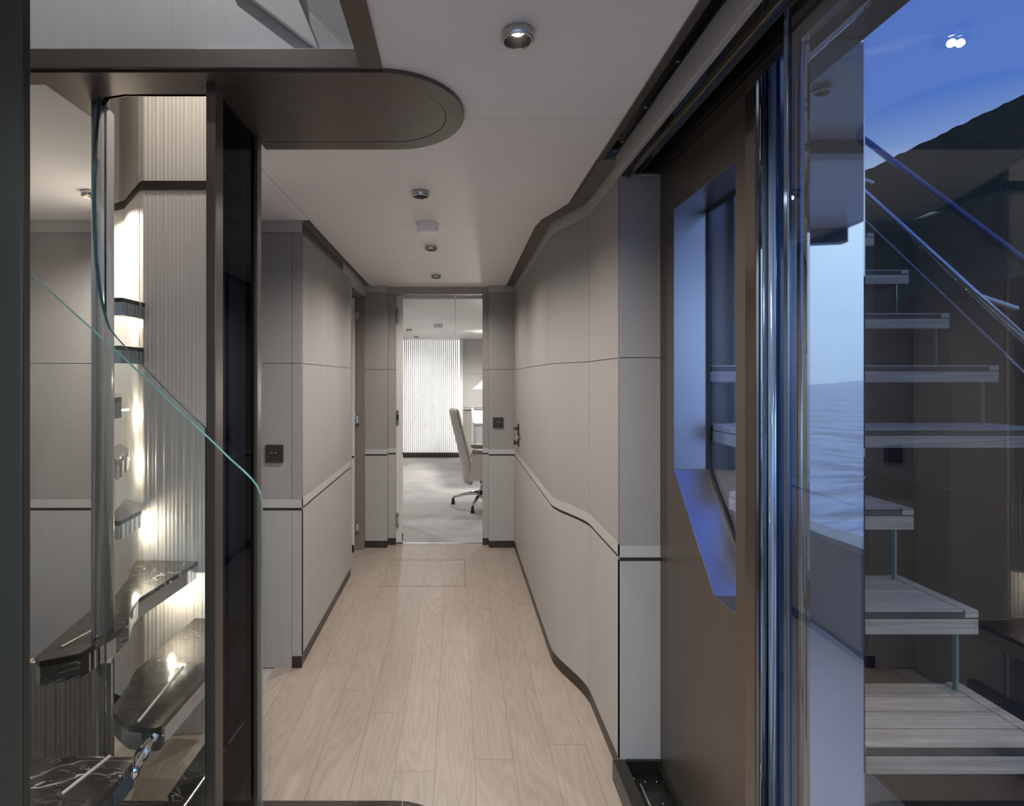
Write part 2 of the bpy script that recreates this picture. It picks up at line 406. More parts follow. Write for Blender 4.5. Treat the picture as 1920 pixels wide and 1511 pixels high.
# heights shared by the whole corridor
CEIL = 2.21
Z_BASE, Z_LOW, Z_LINE, Z_RAIL, Z_SEAM, Z_FAB, Z_CROWN = .06, .776, .790, .831, 1.503, 2.150, 2.212
def panelled(side, path, cuts_fab=(), cuts_low=(), base=True, base_path=None, idx='', thick=.03, crown=True, kinds=True):
    """baseboard, ash panel, bronze inlay, cream rail, linen in two rows, crown"""
    root = root_struct('wall_'+side, (path[0][0], path[0][1], 0))
    b = new()
    wall_strip(b, path, 0, Z_CROWN, .006, thick, 0); struct('wall_core', b, M['seam'], root)
    b = new()
    for s in split_path(path, cuts_low, .002): wall_strip(b, s, (Z_BASE if base else -.5), Z_LOW, 0, .010)
    struct('ash_panel', b, M['ash'], root)
    b = new(); wall_strip(b, path, Z_LOW, Z_LINE, .003, .010); struct('bronze_inlay', b, M['bronze_strip'], root)
    b = new(); wall_strip(b, path, Z_LINE, Z_RAIL, 0, .010); struct('dado_rail', b, M['rail'], root)
    b = new()
    for s in split_path(path, cuts_fab, .0025):
        wall_strip(b, s, Z_RAIL, Z_SEAM-.0015, .001, .010); wall_strip(b, s, Z_SEAM+.0015, Z_FAB, .001, .010)
    struct('linen_panel', b, M['fabric'], root)
    if crown:
        b = new(); wall_strip(b, path, Z_FAB+.0015, Z_CROWN, -.001, .010); struct('crown', b, M['rail'], root)
    if base:
        b = new(); wall_strip(b, base_path or path, 0, Z_BASE-.002, -.001 if base_path else .002, .012)
        struct('baseboard_'+side, b, M['bronze_strip'])
    return root

# ------------------------------------------------------------------ floor
b = new()
box(b, -.90, .99, 1.88, 4.84, -.05, 0)                          # corridor
box(b, -2.2, -.98, 1.2, 2.36, -.05, 0)                            # under the stairs
box(b, -2.2, .56, -2.5, 1.2, -.05, 0)
box(b, -.98, .99, 1.2, 1.88, -.05, 0)
box(b, -.98, -.90, 1.88, 2.36, -.05, 0)
box(b, .56, .99, -2.5, 1.2, -.05, 0)
bmesh.ops.remove_doubles(b, verts=b.verts, dist=1e-5)
struct('floor', b, M['oak'])
# access hatch joint lines let into the planks
b = new()
box(b, -.522, .062, 3.846, 3.850, 0, .0006); box(b, -.522, .062, 4.404, 4.408, 0, .0006); box(b, .060, .0625, 3.846, 4.408, 0, .0006)
struct('trim_1', b, mat('hatch_joint', (.10, .075, .06), .7))
# rounded marble landing at the foot of the stairs
arc = [(-.20+.22*math.cos(a), 1.645+.235*math.sin(a)) for a in [(-90+10*i)*PI/180 for i in range(19)]]
tag(struct('marble_landing', PR([(-1.3, 1.41)]+arc+[(-1.3, 1.88)], 0, .012), M['marble']), 'rounded black marble landing slab set on the oak floor at the stair foot', 'landing')
b = B(-.474, .232, 4.832, 4.86, 0, .004); struct('trim_2', b, M['steel'])       # threshold strip
struct('trim_14', B(-.985, -.902, 2.365, 2.764, -.12, -.003), M['ash'])  # added pale ledge so the unlit stair hole reads light
struct('wall_below_stairs', B(-2.2, -.90, 2.765, 2.80, -1.2, 0), M['ash'])
# low fluted stringer wall behind the stairs
def flute_path(p0, p1, pitch=.016, amp=.002, sub=6):
    p0 = Vector(p0); p1 = Vector(p1); L = (p1-p0).length; n = max(1, int(L/pitch)); d = (p1-p0).normalized(); nn = Vector((-d.y, d.x)); out = []
    for i in range(n*sub+1):
        s = i/(n*sub); ph = (i % sub)/sub
        w = 1.0 + .5*math.sin(i//sub*2.7)
        out.append(p0 + (p1-p0)*s + nn*(-amp*w*math.sin(ph*PI)))
    return [(p.x, p.y) for p in out]
b = new(); wall_strip(b, flute_path((-2.19, 1.83), (-1.13, 1.83)), 0, .50, 0, .03); struct('wall_stringer', b, tex(mat('fluted_taupe', (.30, .26, .22), .5), (60, 60, 1), 5, 3, (.27, .235, .20), (.33, .29, .25)))

# ------------------------------------------------------------------ ceiling
def ceil(pts, z0=CEIL, z1=CEIL+.03): return prism(b, pts, z0, z1)
b = new()
g = .0015
SEAMY = [1.41, 1.682, 2.863, 3.79, 4.84]
xr = [(0, .50), (2.50, .50), (2.62, .465), (2.76, .418), (2.90, .405), (4.84, .42)]
def xright(y):
    for (a, xa), (c, xc) in zip(xr, xr[1:]):
        if a <= y <= c: return xa+(xc-xa)*(y-a)/(c-a)
    return .42
for y0, y1 in zip(SEAMY, SEAMY[1:]):
    ys = [y0+g] + [y for y, _ in xr if y0+g < y < y1-g] + [y1-g]
    x_l = -.66 if y0 < 2.0 else -.729
    if y0 < 1.6: x_l = -.66
    right = [(xright(y), y) for y in ys]
    if abs(y0-1.682) < .01:
        prism(b, [(-.66, y0+g)] + right + [(-.7255, y1-g), (-.7255, 1.90), (-.66, 1.90)], CEIL, CEIL+.03)
    else:
        prism(b, [(x_l, y0+g)] + right + [(x_l, y1-g)], CEIL, CEIL+.03)
prism(b, [(-.80, 2.10), (-.729, 1.90), (-.729, 2.765), (-1.0, 2.765), (-.95, 2.50)], CEIL, CEIL+.03)
prism(b, [(-.19, -2.5), (.50, -2.5), (.50, 1.41), (-.19, 1.41)], CEIL, CEIL+.03)
# left bay ceiling, cut along the stair well
prism(b, [(-2.2, 1.41), (-1.0, 1.41), (-1.0, 1.60), (-1.03, 1.64), (-1.06, 1.685), (-1.625, 2.575), (-1.70, 2.765), (-2.2, 2.765)], CEIL, CEIL+.03)
prism(b, [(-2.2, -2.5), (-.19, -2.5), (-.19, .1), (-2.2, .1)], CEIL, CEIL+.03)
prism(b, [(-.66, 1.41), (.49, 1.41), (.49, 2.5), (.42, 2.75), (.42, 4.83), (-.66, 4.83)], CEIL+.031, CEIL+.05)
prism(b, [(-.80, 2.10), (-.72, 1.90), (-.66, 1.90), (-.66, 4.83), (-.90, 4.83), (-.90, 2.50)], CEIL+.031, CEIL+.05)
box(b, -.80, -.60, 2.80, 2.93, CEIL+.0315, CEIL+.055)
tri(b); struct('ceiling', b, M['ceiling'])
struct('ceiling_void_liner', PR([(-2.2, -2.5), (1.0, -2.5), (1.0, 4.95), (-2.2, 4.95)], 3.3, 3.33), M['ceiling'])  # added unseen cap that keeps sky light out of the shaft

# bronze soffit over the landing: rounded panel with a joint line and a stair-well opening
root = root_struct('trim_3', (-.2, 1.645, CEIL))
z0, z1 = CEIL-.012, CEIL-.0005
arc = [(-.20+.222*math.cos(a), 1.645+.237*math.sin(a)) for a in [(-90+6*i)*PI/180 for i in range(31)]]
arci = [(-.20+.170*math.cos(a), 1.645+.176*math.sin(a)) for a in [(-90+6*i)*PI/180 for i in range(31)]]
b = holed([(-.64, 1.408)]+arc+[(-.64, 1.882)], [(-.638, 1.469)]+arci+[(-.638, 1.821)], z0, z1, 'z'); struct('soffit_border', b, M['bronze'], root)
arcj = [(-.20+.168*math.cos(a), 1.645+.174*math.sin(a)) for a in [(-90+6*i)*PI/180 for i in range(31)]]
b = PR([(-.64, 1.471)]+arcj+[(-.64, 1.819)], z0+.0008, z1); struct('soffit_panel', b, M['bronze'], root)
b = B(-.03, .022, 1.6442, 1.6458, z0-.0002, z1); struct('joint_line', b, M['brass'], root)
# left part with the well
b = PR([(-2.2, 1.408), (-.64, 1.408), (-.64, 1.466), (-1.075, 1.466), (-2.2, 1.466)], z0, z1); struct('soffit_band', b, M['bronze'], root)
b = PR([(-1.076, 1.466), (-.655, 1.466), (-.655, 1.525), (-.90, 1.525), (-.955, 1.54), (-.985, 1.575), (-1.0, 1.62), (-1.02, 1.66), (-1.075, 1.68)], z0, z1); struct('well_border', b, M['bronze'], root)
wl = [(-.655, 1.527), (-.90, 1.527), (-.957, 1.542), (-.987, 1.577), (-1.002, 1.62), (-1.052, 1.68), (-1.615, 2.575)]
b = new(); wall_strip(b, wl[:6][::-1], CEIL-.012, CEIL+.11, 0, -.012); struct('well_rim', b, M['bronze'], root)
b = new(); wall_strip(b, wl[::-1], CEIL+.11, 3.3, 0, -.012); struct('wall_well_upper', b, M['ash'])

# front beam of the void, edge trim and the wall that rises above it
struct('trim_4', B(-2.2, -.19, 1.396, 1.412, CEIL-.006, CEIL+.042, .0015), M['bronze'])
struct('trim_5', B(-.24, -.186, .1, 1.398, CEIL-.008, CEIL+.03, .0015), M['bronze'])
b = new(); box(b, -2.2, -.19, 1.445, 1.475, CEIL+.035, 3.3); struct('wall_upper_front', b, M['ash'])
# faceted panels of the upper stair well
b = PR([(-2.2, .10), (-.19, .10), (-.19, .13), (-2.2, .13)], CEIL, 3.3); struct('wall_upper_back', b, M['ash'])
def facet(name, pts, m, t=.02):
    bb = new(); v = [bb.verts.new(p) for p in pts]; f = bb.faces.new(v)
    ex = bmesh.ops.extrude_face_region(bb, geom=[f]); n_ = Vector(pts[1])-Vector(pts[0]); n_ = n_.cross(Vector(pts[2])-Vector(pts[0])).normalized()
    bmesh.ops.translate(bb, vec=n_*t, verts=[q for q in ex['geom'] if isinstance(q, bmesh.types.BMVert)])
    return struct(name, bb, m)
A0 = P(600, 98, 1.43)
facet('wall_upper_facet', [A0, P(470, 0, 1.43), P(430, -30, 1.43), P(520, -150, 1.34), P(560, 0, 1.40)], M['cream'])
facet('wall_upper_return', [P(600, 100, 1.425), P(560, 0, 1.405), P(520, -150, 1.34), (-.185, 1.10, 2.95), (-.185, 1.36, 2.25), P(660, 100, 1.425)], M['ash'])
struct('wall_upper_right', B(-.188, -.17, .1, 1.41, CEIL+.03, 3.3), M['ash'])

# ------------------------------------------------------------------ walls
# left: frontal part behind the stairs, then the corridor side
LW = [(-.766, 2.765), (-.766, 4.06)]
front = [(-2.2, 2.765), (-.766, 2.765)]
panelled('left_front', front[:], cuts_fab=[(-.811, 2.765), (-1.42, 2.765)], cuts_low=[(-.811, 2.765)], base=False)
side = [(-.766, 2.766), (-.766, 4.06)]
panelled('left', [(-.766, 2.777), (-.766, 4.06)], cuts_fab=[(-.766, 3.337), (-.766, 3.885)], cuts_low=[(-.766, 2.93)], base=True)
b = new(); box(b, -.811, -.764, 2.763, 2.775, 0, Z_BASE-.002); struct('baseboard_left_front', b, M['bronze_strip'])
# side opening in the left wall
door1 = root_struct('door_1', (-.80, 4.36, 0))
b = new(); box(b, -.80, -.766, 4.06, 4.72, 2.115, Z_CROWN); finish('door_header', b, M['rail'], door1)
b = new(); box(b, -.86, -.770, 4.66, 4.72, 0, 2.115); box(b, -.84, -.79, 4.06, 4.655, 2.10, 2.115); finish('door_jamb', b, mat('taupe_jamb', (.22, .18, .155), .45), door1)
b = new(); box(b, -.885, -.842, 4.60, 4.64, .02, 2.09, .002); leaf = finish('door_leaf', b, M['cream'], door1)
b = new(); box(b, -.886, -.841, 4.598, 4.602, Z_LOW, Z_LINE); box(b, -.886, -.841, 4.598, 4.601, .0, .06); finish('bronze_inlay', b, M['bronze_strip'], door1)
for z in (1.94, 1.09, .20):
    b = new(); box(b, -.842, -.805, 4.640, 4.662, z-.045, z+.045, .004); cyl(b, (-.822, 4.636, z), .009, .06, 'z', 16)
    finish('hinge', b, M['chrome'], door1)
struct('wall_side_room', B(-1.6, -1.58, 4.06, 4.95, 0, CEIL), M['ash'])
b = new(); box(b, -1.6, -.766, 4.095, 4.10, 0, CEIL); box(b, -1.6, -.86, 4.73, 4.75, 0, CEIL); struct('wall_side_room_returns', b, M['ash'])
struct('floor_side_room', B(-1.6, -.90, 4.06, 4.75, -.05, -.001), M['carpet'])
struct('ceiling_side_room', B(-1.6, -.766, 4.06, 4.75, 2.215, 2.235), M['ceiling'])

# end wall
panelled('end_left', [(-.778, 4.72), (-.584, 4.72), (-.584, 4.80)], base=True)
panelled('end_left_jamb', [(-.584, 4.80), (-.522, 4.80)], base=True)
panelled('end_right_jamb', [(.224, 4.80), (.278, 4.80)], base=True)
panelled('end_right', [(.272, 4.80), (.272, 4.72), (.485, 4.72)], base=True)
b = new(); box(b, -.60, .30, 4.79, 4.84, 2.150, CEIL); struct('trim_6', b, mat('grey_door_header', (.40, .37, .345), .5))
door2 = root_struct('door_2', (-.50, 4.9, 0))
b = PR([(-.530, 4.84), (-.463, 4.84), (-.545, 5.50), (-.595, 5.50)], .012, 2.148); finish('door_leaf', b, M['cream'], door2)
b = new()
for x in (-.532, -.470):
    box(b, x, x+.008, 4.837, 4.842, Z_LOW, Z_LINE); box(b, x, x+.008, 4.837, 4.842, .03, .09)
finish('bronze_inlay', b, M['bronze_strip'], door2)
for py in (592, 783, 975):
    z = P(745, py, 4.84)[2]
    b = new(); box(b, -.520, -.498, 4.834, 4.842, z-.065, z+.065, .008); h = finish('hinge', b, M['steel'], door2)
    b = new(); box(b, -.517, -.496, 4.829, 4.836, z-.03, z+.03, .003); finish('hinge_leaf', b, M['chrome'], h)

# right wall with its S-shaped jog
def smooth(t): return t*t*(3-2*t)
S = [(.480+.105*smooth(i/14), 2.86-.42*(i/14)) for i in range(15)]
RW = [(.485, 4.73)] + S + [(.585, 2.0)]
panelled('right', RW[:-1]+[(.585, 2.0105)], cuts_fab=[(.481, 3.85), (.483, 4.42), (.481, 2.95), (.585, 2.47)], cuts_low=[(.482, 4.42), (.481, 2.95), (.585, 2.47)], base=True)
b0 = bpy.data.objects['wall_right']
panelled('right_front', [(.585, 2.0), (.728, 2.0)], base=True)
# rounded crown cove with dark shadow gap against the ceiling
b = new(); wall_strip(b, [(xright(y)-.001, y) for y in (4.72, 2.90, 2.76, 2.62, 2.50, 2.0)], CEIL-.004, CEIL+.06, 0, .012); struct('trim_7', b, M['bronze'])
b = new()
inner = [(xright(y), y) for y in (4.72, 2.90, 2.76, 2.62, 2.50, 2.0)]
outer = [(.49, 4.72), (.484, 2.86), (.53, 2.70), (.585, 2.48), (.59, 2.40), (.59, 2.0)]
for (a, c), (d, e) in zip(zip(inner, outer), list(zip(inner, outer))[1:]):
    prism(b, [a, c, e, d], CEIL+.0005, CEIL+.012)
struct('trim_8', b, M['gapstrip'])
b = new(); box(b, -.766, -.727, 2.765, 4.72, CEIL+.004, CEIL+.03); struct('trim_9', b, M['gapstrip'])
# flush door handle on the right wall
dr = root_struct('door_3', (.482, 4.15, 0))
b = new(); box(b, .474, .483, 4.331, 4.367, .985, 1.075, .002); cyl(b, (.462, 4.35, 1.043), .008, .03, 'x', 16); finish('handle_plate', b, M['bronze_dark'], dr)
b = new(); box(b, .440, .456, 4.23, 4.36, 1.034, 1.052, .005); finish('door_handle', b, M['bronze_dark'], dr)
b = new(); cyl(b, (.462, 4.35, .93), .011, .03, 'x', 20); box(b, .444, .456, 4.345, 4.355, .912, .948, .002); box(b, .474, .483, 4.335, 4.365, .90, .96, .002); finish('thumb_turn', b, M['bronze_dark'], dr)

# air grille in the left crown
t = thing('air_grille', 'dark linear slot air grille in the crown of the left corridor wall', 'vent', (-.764, 3.25, 2.18))
b = new(); box(b, -.7645, -.758, 2.79, 3.74, 2.150, 2.156); box(b, -.7645, -.758, 2.79, 3.74, 2.196, 2.202); box(b, -.7645, -.758, 2.785, 2.79, 2.150, 2.202); box(b, -.7645, -.758, 3.74, 3.745, 2.150, 2.202); finish('grille_frame', b, M['bronze'], t)
b = new(); box(b, -.7655, -.763, 2.79, 3.74, 2.156, 2.196); finish('grille_slot', b, M['black'], t)
b = new()
for k in range(3): box(b, -.764, -.759, 2.79, 3.74, 2.164+.011*k, 2.167+.011*k)
finish('grille_blades', b, M['bronze_dark'], t)

# left boundary walls and the near dark jamb
struct('wall_left_outer', B(-2.22, -2.2, -2.5, 2.80, -1.2, 3.33), M['ash'])
b = new(); box(b, -1.0, -.60, 2.262, 2.288, CEIL+.06, 3.3); box(b, -.645, -.62, 1.50, 2.262, CEIL+.055, 3.3); struct('wall_well_side', b, M['ash'])  # added unseen walls that stop well light leaking onto the left wall
struct('wall_well_back', B(-2.2, -.6, 2.80, 2.83, CEIL+.06, 3.33), M['ash'])
b = new(); box(b, -1.50, -.676, .872, .890, 0, CEIL, .003); struct('trim_10', b, mat('dark_green_bronze', (.042, .044, .036), .34, .5))
# closed ends for the corridor attic
struct('wall_attic_end', B(-2.2, 1.0, 4.95, 4.97, 2.21, 3.33), M['ash'])
struct('wall_attic_right', B(.99, 1.0, 2.0, 4.95, 0, 3.33), M['hull'])

# fluted stair wall
fp = [(-1.63, 2.58), (-1.52, 2.525), (-1.482, 2.502)] + flute_path((-1.478, 2.497), (-1.285, 2.272))[1:] + flute_path((-1.262, 2.255), (-1.262+.29, 2.255))
b = new(); wall_strip(b, fp, 0, CEIL-.022, 0, .03); wall_strip(b, fp, CEIL+.012, 3.3, 0, .03); struct('wall_fluted', b, tex(mat('fluted_linen_lacquer', (.60, .555, .50), .45), (60, 60, 1), 5, 3, (.68, .645, .59), (.73, .695, .645)))
b = new(); wall_strip(b, [(-1.63, 2.58), (-1.52, 2.525), (-1.48, 2.50), (-1.285, 2.272), (-1.262, 2.25), (-.97, 2.25)], CEIL-.022, CEIL+.012, -.004, .03); struct('trim_11', b, M['bronze_strip'])
struct('wall_fluted_return', B(-1.03, -1.0, 2.29, 2.762, -1.2, CEIL), M['ash'])
struct('wall_fluted_front_base', B(-1.3, -.90, 2.29, 2.36, -1.2, 0-.051), M['ash'])

# ------------------------------------------------------------------ stairs
def tread(name, pts, ztop, label, th=.066, strip=None):
    t = thing(name, label, 'stair tread', (pts[0][0], pts[0][1], ztop), 'floating marble stair treads')
    bm = new(); prism(bm, pts, ztop-.016, ztop, mi=0, mside=0); tri(bm)
    bmesh.ops.bevel(bm, geom=[e for e in bm.edges if abs(e.verts[0].co.z-e.verts[1].co.z) < 1e-6 and e.is_boundary], offset=.002, affect='EDGES')
    finish('marble_top', bm, M['marble'], t)
    c = Vector((sum(p[0] for p in pts)/len(pts), sum(p[1] for p in pts)/len(pts)))
    q = [tuple(Vector(p)+(c-Vector(p)).normalized()*.002) for p in pts]
    finish('mirror_body', PR(q, ztop-th, ztop-.016), M['mirror'], t)
    if strip:
        (x0, y0), (x1, y1) = strip
        bm = new(); tube(bm, [(x0, y0, ztop+.0005), (x1, y1, ztop+.0005)], .0042, 8); finish('inlaid_strip', bm, M['inlay'], t)
    return t
E = [(256,1050),(371,1052),(260,1122),(251,1133),(242,1159),(218,1184),(209,1190),(183,1205),(150,1225),(74,1240),(66,1232),(165,1148),(183,1137),(207,1128),(240,1085),(246,1064)]
tread('stair_tread', [PZ(*p, .70) for p in E], .70, 'curved black marble winder stair tread fixed high on the pale fluted wall', strip=(PZ(115, 1214, .70), PZ(178, 1180, .70)))
Fp = [(367,1158),(478,1163),(309,1352),(303,1360),(292,1365),(265,1364),(240,1360),(226,1350),(213,1335),(211,1324),(225,1307),(240,1283),(253,1258),(337,1184)]
tread('stair_tread', [PZ(*p, .464) for p in Fp], .464, 'rounded black marble stair tread with steel edge, just behind the steel glass fixing', strip=(PZ(343, 1250, .464), PZ(258, 1355, .464)))
tread('stair_tread', [(-.835, 1.51), (-.70, 1.49), (-.665, 1.52), (-.665, 1.85), (-.70, 2.0), (-.775, 2.22), (-.79, 2.245), (-.825, 2.245)], .225, 'lowest black marble stair tread partly behind the tinted glass screen', strip=((-.77, 1.5), (-.745, 1.95)))
tread('stair_tread', [(-1.40, .93), (-.789, .93), (-.789, 1.375), (-.80, 1.385), (-1.40, 1.385)], .495, 'broad veined black marble stair tread nearest the camera at lower left', strip=(PZ(206, 1418, .495), PZ(115, 1490, .495)))
small = [([(203,972),(218,955),(236,934),(268,947),(265,956),(222,978)], .93, 'small dark marble stair tread end on the fluted wall, fourth from the floor'),
         ([(201,845),(224,831),(243,841),(241,846),(220,864)], 1.165, 'small dark marble stair tread end by the bent glass, fifth from the floor'),
         ([(200,739),(226,737),(228,744),(203,747)], 1.37, 'small dark marble stair tread end behind bent glass, sixth from the floor')]
for pts, z, lab in small:
    Yb = (CAM_Z-z)*F/(pts[2][1]-709)
    k = 1.0
    poly = [PZ(*p, z) for p in pts]
    ymid = sum(p[1] for p in poly)/len(poly); 
    if ymid > 2.35 or ymid < 1.2:
        poly = [((p[0]-856)*Y/F, Y) for p, Y in zip(pts, [2.1, 2.2, 2.3, 2.3, 2.2, 2.1])]
    tread('stair_tread', poly, z, lab)
for i, (px, py) in enumerate(((216, 648), (220, 558))):
    x, y, z = P(px, py, 2.1)
    tread('stair_tread', [(x-.02, y), (x+.02, y), (x+.02, y+.25), (x-.03, y+.25)], z,
          ('small dark marble stair tread end behind the bent glass where its edge curls', 'topmost small dark marble stair tread end beside the warm light')[i])
# polished fixing that ties the glass to the treads
def fixing(a, c, label):
    t = thing('glass_fixing', label, 'glass fixing', a)
    a = Vector(a); c = Vector(c)
    bm = new(); tube(bm, [a, c], .0135, 24); finish('fixing_body', bm, M['chrome'], t, False)
    for u, w in ((0, .16), (.42, .50), (.84, 1.0)):
        bm = new(); tube(bm, [a.lerp(c, u), a.lerp(c, w)], .018, 24); finish('fixing_collar', bm, M['chrome'], t, False)
    bm = new(); d = (a-c).normalized(); tube(bm, [a, a+d*.008], .018, 20, rs=[.021, .015]); finish('fixing_cap', bm, M['chrome'], t, True)
    return t
fixing((-.80, 1.375, .462), (-.845, 1.565, .436), 'polished steel tube fixing between the two lower black marble treads')
# warm lights that wash the fluted wall
def strip_light(name, a, c, power, label):
    t = thing(name, label, 'light', a)
    bm = new(); tube(bm, [a, c], .004, 8); finish('led_tube', bm, M['led'], t)
    return t
def point(name, loc, power, color, r=.03, parent=None):
    ld = bpy.data.lights.new(name, 'POINT'); ld.energy = power; ld.color = color; ld.shadow_soft_size = r
    o = bpy.data.objects.new(name, ld); COL.objects.link(o); o.location = loc
    if parent: o.parent = parent; o.location = Vector(loc)-Vector(parent['_o'])
    return o
for i, (z, y) in enumerate(((.62, 2.19), (.86, 2.21), (1.10, 2.25), (1.30, 2.28), (1.68, 2.30))):
    x = (-1.12, -1.27, -1.34, -1.36, -1.37)[i]
    t = strip_light('tread_light', (x, y, z), (x+.06 if i == 0 else x, y+.04 if i else y, z), 1, 'small warm light under a floating tread, washing the fluted wall, number %s from below' % ('first', 'second', 'third', 'fourth', 'fifth')[i])
    point('led_glow', (x+.01, y-.01, z-.02), (.8, .5, .45, .4, .45)[i], (1, .86, .68), .008, t)

# balustrade glass, near pane with rounded top corner
def pane_xz(name, prof, y0, y1, label, m=None):
    t = thing(name, label, 'glass balustrade', (prof[0][0], y0, 0), 'stair balustrade glass')
    bm = new(); prism(bm, prof, y0, y1, 'y', mi=0, mside=1); tri(bm)
    finish('glass_pane', bm, [m or M['glass'], M['glassedge']], t); return t
Yg = 1.395
top = [P(*p, Yg)[::2] for p in ((-90, 378), (66, 523), (140, 590), (230, 671), (330, 766), (388, 820), (430, 861), (455, 883), (470, 898), (480, 911), (487, 926), (490, 945))]
prof = [(top[0][0], .014)] + top + [(top[-1][0], .014)]
pane_xz('glass_balustrade', prof, Yg, Yg+.012, 'large near glass stair balustrade with sloping green edge and rounded corner')
# bent inner pane
t = thing('glass_balustrade', 'bent inner glass balustrade curling up beside the fluted wall', 'glass balustrade', (-.66, 1.46, .47), 'stair balustrade glass')
pth = []
x0, zt0 = -.655, 1.297
n1 = 8
for i in range(n1+1):
    x = -.655 + (-.885+.655)*i/n1; pth.append((x, 1.462, 1.30+(-.655-x)*.93+.02*(i/n1)**2))
for i in range(1, 11):
    a = PI/2 + i/16*PI
    fz = i/16
    pth.append((-.890+.088*math.cos(a), 1.525-.063*math.sin(a), 1.534+.12*fz+1.6*fz**1.6))
bm = new(); ring = []
for i, (x, y, z) in enumerate(pth):
    p = Vector((x, y)); d = (Vector(pth[min(i+1, len(pth)-1)][:2])-Vector(pth[max(0, i-1)][:2])).normalized(); nn = Vector((-d.y, d.x))*.0045
    z = min(z, CEIL+.30)
    ring.append([bm.verts.new((x+nn.x, y+nn.y, .014)), bm.verts.new((x+nn.x, y+nn.y, z)), bm.verts.new((x-nn.x, y-nn.y, z)), bm.verts.new((x-nn.x, y-nn.y, .014))])
for i, (s, q) in enumerate(zip(ring, ring[1:])):
    for k in range(4):
        f = bm.faces.new((s[k], q[k], q[(k+1) % 4], s[(k+1) % 4])); f.material_index = 1 if k in (1, 3) else 0; f.smooth = k in (0, 2)
for s in (ring[0], ring[-1]): f = bm.faces.new(s); f.material_index = 1
finish('glass_pane', bm, [M['glassbent'], mat('dark_green_glass_edge', (.035, .10, .10), .08, 0, .8)], t)

# slim curved lacquer core beside the bent glass
b = new(); prism(b, [(-1.010+.0165*math.cos(a), 1.60+.045*math.sin(a)) for a in [i*PI/12 for i in range(24)]], .705, CEIL-.012)
for f in b.faces: f.smooth = len(f.verts) == 4
tag(finish('stair_core', b, mat('pale_grey_gloss_lacquer', (.52, .51, .52), .22, 0)), 'slim pale grey glossy rounded core panel rising beside the bent stair glass', 'stair core')
# tinted screen between two bronze posts
t = thing('tinted_glass_screen', 'dark tinted glass screen between two bronze posts left of the corridor', 'glass screen', (-.64, 1.64, 0))
b = new(); box(b, -.6545, -.629, 1.462, 1.510, .012, CEIL-.012, .002); finish('post', b, M['bronze'], t)
b = new(); box(b, -.668, -.629, 1.770, 1.806, .012, CEIL-.012, .002); finish('post', b, M['bronze'], t)
b = new(); box(b, -.648, -.640, 1.512, 1.768, .012, CEIL-.012); finish('dark_pane', b, M['tint'], t)
b = new(); box(b, -.660, -.655, 1.60, 1.612, .012, CEIL-.012, .001); finish('steel_bead', b, M['steel'], t)
b = new(); box(b, -.664, -.650, 1.512, 1.768, 1.98+.06, CEIL-.012); finish('head_channel', b, M['blackgloss'], t)

# ------------------------------------------------------------------ ceiling fittings
def downlight(x, y, z, label, lit=60, group='recessed ceiling downlights', r=.036, color=(1, .93, .86), cone=152, proud=.022, lampm=None):
    t = thing('ceiling_downlight', label, 'downlight', (x, y, z), group)
    bm = new(); lathe(bm, [(r-.008, 0), (r-.001, 0), (r, -.004), (r, -proud+.002), (r-.002, -proud), (r-.005, -proud), (r-.006, -proud+.003), (r*.35, -.001)], (x, y, z), 40); finish('bezel', bm, M['steel'], t)
    bm = new(); lathe(bm, [(r-.006, -proud+.002), (r*.36, -.003), (r*.34, -.001)], (x, y, z), 40); finish('reflector_cone', bm, mat('dark_reflector', (.10, .085, .075), .25, .9), t)
    bm = new(); cyl(bm, (x, y, z-.0025), r*.33, .002, 'z', 24); finish('lens', bm, lampm or M['lamp'], t)
    if lit:
        ld = bpy.data.lights.new('spot_beam', 'SPOT'); ld.energy = lit; ld.color = color; ld.spot_size = math.radians(cone); ld.spot_blend = 1.0; ld.shadow_soft_size = .008
        o = bpy.data.objects.new('spot_beam', ld); COL.objects.link(o); o.parent = t; o.location = (0, 0, -proud-.003)
    return t
M['lamp_dim'] = emis('shaded_lens', (1, .93, .82), .6)
downlight(.138, 1.262, CEIL, 'lit downlight nearest the camera, on the white ceiling right of the bronze soffit', 22)
downlight(-.151, 2.345, CEIL, 'downlight between the rounded bronze soffit and the smoke detector', 24, lampm=M['lamp_dim'])
downlight(-.151, 3.32, CEIL, 'downlight just beyond the white smoke detector', 20, lampm=M['lamp_dim'])
downlight(-.153, 4.25, CEIL, 'farthest corridor downlight, close to the end doorway', 18, lampm=M['lamp_dim'])
downlight(-1.530, 2.345, CEIL, 'downlight half hidden at the left, over the stair bay', 20, lampm=M['lamp_dim'])
for x, y in ((-1.3, -.5), (.1, -.5), (-1.3, -1.7), (.1, -1.7)):  # unseen lamps added behind the camera to brighten surfaces facing it
    downlight(x, y, CEIL, 'ceiling downlight of the lobby behind the viewpoint', 23, 'lobby downlights', color=(.90, .95, 1), cone=172)
downlight(-.85, .75, 3.3, 'downlight high above in the open stair well', 17, 'stair well downlights', color=(.9, .95, 1), cone=170)  # unseen lamp added to brighten the wall above the bronze beam
downlight(-.90, 1.85, 3.3, 'downlight high above the fluted stair wall', 13, 'stair well downlights', color=(1, .93, .85), cone=160)  # unseen lamp added to brighten the fluted wall from above
